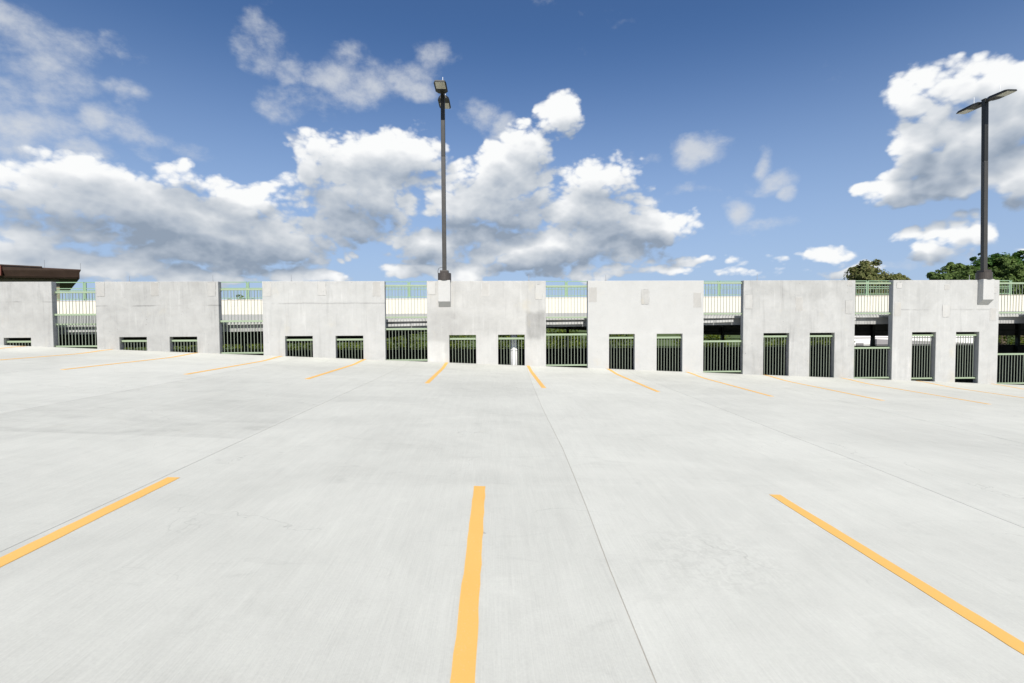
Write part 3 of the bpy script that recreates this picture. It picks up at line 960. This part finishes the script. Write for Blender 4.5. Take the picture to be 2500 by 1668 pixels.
ramp = thing('opposite_ramp', 'concrete ramp deck on the other side of the wall', 'ramp', (0, 17.4, 1.4), kind='structure')
obj('edge_lip', strip(17.40, 17.62, 0.0, -.085), 'ledge', ramp)
obj('edge_beam', strip(17.54, 17.84, -.086, -.33), 'beam', ramp)
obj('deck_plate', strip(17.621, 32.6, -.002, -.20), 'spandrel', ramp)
# broken ledge angles under the lip
for (a, c, dz) in ((-3.9, -2.86, 0.0), (-2.84, -1.9, .012), (1.5, 3.22, .0), (7.0, 7.98, 0.0), (8.0, 8.66, .015), (-14.6, -12.7, 0.0), (12.5, 13.2, .05)):
    za = float(np.interp((a + c) / 2, EX, EZ)) - .185 + dz
    obj('ledge', MB().hex8([(a, 17.42, za - .075), (c, 17.42, za - .055), (c, 17.539, za - .055), (a, 17.539, za - .075),
                            (a, 17.42, za + .012), (c, 17.42, za + .03), (c, 17.539, za + .03), (a, 17.539, za + .012)]), 'ledge', ramp)
mb = MB().box(-48, 46, 32.6, 32.9, 1.55, 2.28)
obj('kerb', mb, 'kerb', ramp)
for x in (13.0, 8.45, 19.0):
    obj('drain_stub', MB().tube([(x, 18.3, 1.50), (x + .15, 18.3, 1.46), (x + .22, 18.3, 1.40)], .03, 8), 'shaded_rail', ramp)

FY = 32.62
parapet = thing('parapet_wall', 'long cream parapet wall seen through the gaps above the opposite ramp', 'parapet', (0, FY, 2.28))
obj('parapet_body', MB().prism([(-48, 2.281), (46, 2.281), (46, 3.36), (26, 3.335), (5, 3.28), (-16, 3.20), (-48, 3.08)], FY, FY + .22), 'cream', parapet)
obj('coping', MB().prism([(-48, 3.081), (-16, 3.201), (5, 3.281), (26, 3.336), (46, 3.361), (46, 3.40), (26, 3.375), (5, 3.32), (-16, 3.24), (-48, 3.12)], FY - .02, FY + .24), 'cream', parapet)


def pz_at(x):
    return float(np.interp(x, [-48, -16, 5, 26, 46], [3.12, 3.24, 3.32, 3.375, 3.40]))


FPX = [-46.7, -36.4, -26.06, -15.84, -5.46, 4.92, 15.26, 25.54, 35.7]
FR = thing('far_railing', 'lighter green railing standing on the cream parapet', 'railing', (0, FY + .11, 3.1))
ry = FY + .11
for x in FPX:
    z = pz_at(x)
    mb = MB().box(x - .095, x - .04, ry - .03, ry + .03, z - .02, 4.40).box(x + .04, x + .095, ry - .03, ry + .03, z - .02, 4.40).box(x - .039, x + .039, ry - .012, ry + .012, z + .1, 4.33)
    obj('post', mb, 'green_far', FR)
for q in range(len(FPX) - 1):
    a, c = FPX[q] + .097, FPX[q + 1] - .097
    za, zc = pz_at(a), pz_at(c)
    for (top, h) in ((4.37, .05), (None, .045), (-1, .045), (-2, .04)):
        if top == 4.37:
            z0, z1 = 4.37, 4.37
        elif top is None:
            z0, z1 = za + .10, zc + .10
        elif top == -1:
            z0, z1 = 3.98, 3.98
        else:
            z0, z1 = 3.86, 3.86
        obj('rail', MB().hex8([(a, ry - .02, z0 - h / 2), (c, ry - .02, z1 - h / 2), (c, ry + .02, z1 - h / 2), (a, ry + .02, z0 - h / 2),
                               (a, ry - .02, z0 + h / 2), (c, ry - .02, z1 + h / 2), (c, ry + .02, z1 + h / 2), (a, ry + .02, z0 + h / 2)]), 'green_far', FR)
    mb = MB()
    n = int((c - a) / .16)
    for s in range(1, n):
        x = a + (c - a) * s / n
        mb.box(x - .008, x + .008, ry - .008, ry + .008, pz_at(x) + .12, 3.84)
    pk = obj('pickets', mb, 'green_far', FR)
    pk['kind'] = 'stuff'

# level below the opposite ramp
low = thing('lower_level', 'shaded parking level below the opposite ramp', 'parking level', (0, 25, -3.2), kind='structure')
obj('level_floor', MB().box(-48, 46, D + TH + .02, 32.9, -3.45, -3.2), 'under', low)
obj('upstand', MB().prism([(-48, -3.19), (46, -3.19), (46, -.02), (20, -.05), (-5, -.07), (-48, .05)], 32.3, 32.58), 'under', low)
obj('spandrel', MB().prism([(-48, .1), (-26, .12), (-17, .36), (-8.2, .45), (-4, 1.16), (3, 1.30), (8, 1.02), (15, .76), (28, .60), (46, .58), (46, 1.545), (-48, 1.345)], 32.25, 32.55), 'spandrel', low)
for x in FPX[1:]:
    obj('column', MB().box(x - .085, x + .085, 32.05, 32.24, -3.19, 1.4), 'shaded_rail', low)
for z in (.98, .50, .03):
    obj('guard_bar', MB().box(-48, 46, 32.10, 32.14, z - .022, z + .022), 'shaded_rail', low)
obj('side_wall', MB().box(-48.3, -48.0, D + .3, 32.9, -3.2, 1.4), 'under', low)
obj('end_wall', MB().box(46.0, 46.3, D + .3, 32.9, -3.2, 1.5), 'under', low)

# ---------------------------------------------------------------- ground
g = MB()
g.v += [(-3000, -3000, -7), (3000, -3000, -7), (3000, 3000, -7), (-3000, 3000, -7)]
g.f.append((0, 1, 2, 3))
tag(obj('ground', g, 'ground'), 'grassy ground far below the parking deck', 'ground', kind='structure')

# ---------------------------------------------------------------- buildings
B = thing('tan_building', 'tan building with a dark brown sloping roof fascia behind the leftmost panel', 'building', (-42, 44, -7))
def wedge(x0, xf, xb, yf, yb, zl, zr, tl, tr):
    """block whose right end runs back and to the left: front right xf, back right xb"""
    return MB().hex8([(x0, yf, zl), (xf, yf, zr), (xb, yb, zr), (x0, yb, zl), (x0, yf, tl), (xf, yf, tr), (xb, yb, tr), (x0, yb, tl)])


obj('wall', wedge(-64, -34.5, -46.3, 40.9, 54, -7, -7, 6.1, 5.36), 'stucco', B)
obj('roof', wedge(-64, -32.15, -45, 40.06, 55, 7.62, 5.955, 7.70, 6.02), 'roof', B)
obj('fascia', MB().hex8([(-64, 40.30, 6.05), (-32.45, 40.30, 5.33), (-45, 54.5, 5.33), (-64, 54.5, 6.05),
                         (-64, 40.0, 7.615), (-32.2, 40.0, 5.95), (-45, 54.8, 5.95), (-64, 54.8, 7.615)]), 'fascia', B)
obj('fascia_band', MB().hex8([(-64, 40.22, 6.01), (-32.55, 40.22, 5.30), (-32.6, 40.29, 5.30), (-64, 40.29, 6.01),
                              (-64, 40.12, 6.15), (-32.5, 40.12, 5.43), (-32.6, 40.31, 5.43), (-64, 40.31, 6.15)]), 'fascia', B)
obj('roof_step', wedge(-64, -35.0, -47, 39.98, 54, 7.70, 6.175, 7.79, 6.26), 'fascia', B)
obj('fascia_edge', MB().hex8([(-64, 39.92, 6.10), (-38.05, 39.92, 5.55), (-38.05, 40.05, 5.55), (-64, 40.05, 6.10),
                              (-64, 39.90, 7.65), (-38.0, 39.90, 6.31), (-38.0, 40.0, 6.31), (-64, 40.0, 7.65)]), 'fascia_red', B)
for x, z in ((-35.0 - .35, 6.27), (-32.6, 6.02)):
    obj('lightning_rod', MB().tube([(x, 40.6, z - .06), (x, 40.6, z + .56)], .014, 6), 'alum', B)
WB = thing('white_building', 'white building seen under the ramp through the gap left of the right lamp post', 'building', (38, 48, -7))
obj('wall', MB().hex8([(34.6, 46, -7), (48, 46, -7), (48, 54, -7), (42, 54, -7), (34.6, 46, 1.6), (48, 46, 1.6), (48, 54, 1.6), (42, 54, 1.6)]), 'whitewall', WB)
obj('wall_shade', MB().hex8([(36.3, 45.2, -1.4), (46.5, 45.2, -1.4), (46.5, 45.9, -1.4), (36.3, 45.9, -1.4), (36.3, 45.2, -.02), (46.5, 45.2, -.50), (46.5, 45.9, -.50), (36.3, 45.9, -.02)]), 'greywall', WB)  # solid grey block standing in for the sloping shade on the wall
obj('door', MB().box(34.9, 35.6, 45.93, 45.999, -7, -.4), 'greywall', WB)

# ---------------------------------------------------------------- trees
def crown_mesh(name, lobes, n_leaf, leaf, seed, flat=1.0):
    """leaf-sized faces in clumps spread through ellipsoid lobes; lobes: (centre, radii)"""
    rg = np.random.default_rng(seed)
    vol = np.array([r[0] * r[1] * r[2] for _, r in lobes])
    share = vol / vol.sum()
    pts, nor = [], []
    for (c, r), s in zip(lobes, share):
        c, r = np.array(c), np.array(r)
        k_ = max(6, int(26 * s * len(lobes)))
        n = int(n_leaf * s)
        d = rg.normal(size=(k_, 3))
        d /= np.linalg.norm(d, axis=1)[:, None]
        cc = c + d * r * (rg.uniform(.45, .98, (k_, 1)))
        cr_ = r.mean() * rg.uniform(.16, .34, k_)
        w = cr_ ** 2
        pick = rg.choice(k_, n, p=w / w.sum())
        q = rg.normal(size=(n, 3))
        q /= np.linalg.norm(q, axis=1)[:, None]
        rad = rg.uniform(.35, 1.0, (n, 1)) ** .6
        q2 = q * np.array([1.15, 1.15, .8])
        pts.append(cc[pick] + q2 * rad * cr_[pick][:, None])
        nn = q + d[pick] * .5 + rg.normal(size=(n, 3)) * .55 + np.array([0, 0, .35])
        nor.append(nn / np.linalg.norm(nn, axis=1)[:, None])
    p, nn = np.concatenate(pts), np.concatenate(nor)
    n = len(p)
    a = np.cross(nn, rg.normal(size=(n, 3)))
    a /= np.linalg.norm(a, axis=1)[:, None]
    b = np.cross(nn, a)
    s = leaf * rg.uniform(.6, 1.35, (n, 1))
    v = np.stack([p - a * s * .5, p + b * s * .32 + nn * s * .06, p + a * s * .5, p - b * s * .32 + nn * s * .06], 1).reshape(-1, 3)
    me = bpy.data.meshes.new(name)
    me.vertices.add(4 * n)
    me.vertices.foreach_set('co', v.astype(np.float32).ravel())
    me.loops.add(4 * n)
    me.loops.foreach_set('vertex_index', np.arange(4 * n, dtype=np.int32))
    me.polygons.add(n)
    me.polygons.foreach_set('loop_start', np.arange(0, 4 * n, 4, dtype=np.int32))
    me.update()
    me.validate()
    return me


def tree(name, label, x, y, z0, top, rad, mat, n_leaf=6000, leaf=.34, seed=1, group=None, lobes_n=6, squat=.8, trunk=True):
    rg = random.Random(seed)
    root = thing(name, label, 'tree', (x, y, z0), group)
    h = top - z0
    ch = min(h * .8, rad * 2 * squat)
    cz = h - ch / 2
    lobes = [((0, 0, cz), (rad * .72, rad * .72, ch * .46))]
    for q in range(lobes_n):
        an = 2 * math.pi * (q + rg.random() * .7) / lobes_n
        rr = rad * rg.uniform(.38, .62)
        lr = rad * rg.uniform(.32, .5)
        lobes.append(((math.cos(an) * rr, math.sin(an) * rr, cz + ch * rg.uniform(-.30, .26)), (lr, lr, lr * rg.uniform(.6, .9))))
    lobes.append(((rg.uniform(-.2, .2) * rad, 0, h - rad * .34), (rad * .42, rad * .42, rad * .34)))
    me = crown_mesh('crown', lobes, n_leaf, leaf, seed)
    me.materials.append(MAT[mat])
    cr_ = bpy.data.objects.new('crown', me)
    link(cr_, root)
    mb = MB()
    tr = max(.12, h * .022)
    top_t = cz * .95
    mb.tube([(0, 0, -.2), (rg.uniform(-.1, .1), 0, top_t * .5), (rg.uniform(-.2, .2), .1, top_t)], [tr * 1.35, tr, tr * .55], 10)
    for q in range(5):
        an = q * 1.26 + rg.random()
        zb = top_t * rg.uniform(.55, .95)
        e = (math.cos(an) * rad * .55, math.sin(an) * rad * .55, zb + ch * rg.uniform(.15, .35))
        mb.tube([(0, 0, zb), (e[0] * .5, e[1] * .5, (zb + e[2]) / 2 + .1), e], [tr * .5, tr * .32, tr * .12], 6)
    o = bpy.data.objects.new('trunk', mb.mesh('trunk', smooth=True))
    o.data.materials.append(MAT['bark'])
    link(o, root)
    return root


GR = 'trees standing behind the parking structure'
tree('oak_tree', 'olive and brown leaved tree standing alone left of the right lamp post', 55.4, 70, -7, 10.6, 5.1, 'leaf_olive', 17000, .40, 21, GR, squat=.95)
tree('oak_tree', 'small olive tree crown just right of the lone olive tree', 60.3, 71, -7, 8.75, 2.7, 'leaf_olive', 7000, .36, 22, GR)
tree('broadleaf_tree', 'yellowish green tree at the left end of the tree group by the right lamp post', 66.6, 66, -7, 9.35, 3.9, 'leaf', 14000, .40, 23, GR, squat=.95)
tree('broadleaf_tree', 'mid green tree just left of the right lamp post', 69.6, 72, -7, 10.7, 3.6, 'leaf', 14000, .40, 24, GR, squat=1.1)
tree('tall_tree', 'tall deep green tree directly behind the right lamp post', 71.7, 70, -7, 11.55, 2.7, 'leaf_deep', 12000, .40, 25, GR, squat=1.6)
tree('broadleaf_tree', 'bright green rounded tree just right of the right lamp post', 73.2, 68, -7, 10.95, 2.9, 'leaf', 14000, .40, 26, GR, squat=1.3)
tree('tall_tree', 'darkest tall tree with a pointed top right of the lamp post', 76.6, 71, -7, 12.3, 3.3, 'leaf_deep', 14000, .40, 27, GR, squat=1.6)
tree('broadleaf_tree', 'large leafy tree at the right edge of the frame', 78.8, 68, -7, 11.6, 3.8, 'leaf', 18000, .40, 28, GR, squat=1.3)
tree('tall_tree', 'deep green treetop behind the large leafy tree at the right edge', 82.5, 74, -7, 13.1, 4.2, 'leaf_deep', 14000, .40, 29, GR, squat=1.3)
tree('broadleaf_tree', 'green treetop behind the railing in the second gap from the left', -31.2, 62, -7, 5.6, 3.8, 'leaf', 7000, .3, 31, GR, squat=.9)
tree('broadleaf_tree', 'green treetop right of the other one behind the second gap', -27.6, 64, -7, 5.0, 3.2, 'leaf_deep', 6000, .3, 32, GR, squat=.9)
tree('broadleaf_tree', 'small dark treetop just above the parapet in the leftmost gap', -57.2, 70, -7, 5.0, 2.4, 'leaf_deep', 4000, .3, 33, GR, squat=.9)
HG = 'yellow green trees behind the level below the ramp'
HW = ['seen through the gap and openings at far left', 'under the ramp left of the second gap', 'under the ramp behind the second gap', 'behind the left opening of the third panel',
      'behind the right opening of the third panel', 'behind the gap left of the middle lamp post', 'behind the left opening below the middle lamp post',
      'behind the right opening with the white pipe', 'behind the gap right of the middle lamp post', 'behind the openings of the whitest panel', 'behind the gap right of the whitest panel',
      'behind the left opening of the greyest panel', 'behind the gap at the right edge of the frame', 'behind the right opening of the greyest panel']
HX = [-29, -24.5, -20, -14.5, -10.3, -6.6, -3.2, 1.2, 5.6, 10.5, 16.8, 22.6, 45.5, 27.4]
for q, x in enumerate(HX):
    rg = random.Random(50 + q)
    tree('bushy_tree', 'yellow green leafy tree ' + HW[q], x, 39.2 + rg.uniform(-.5, 1.2), -7, 2.2 + rg.uniform(-.3, .5), 2.9 if x != 27.4 else 2.4, 'leaf_yellow', 9000, .16, 50 + q, HG, squat=1.6)
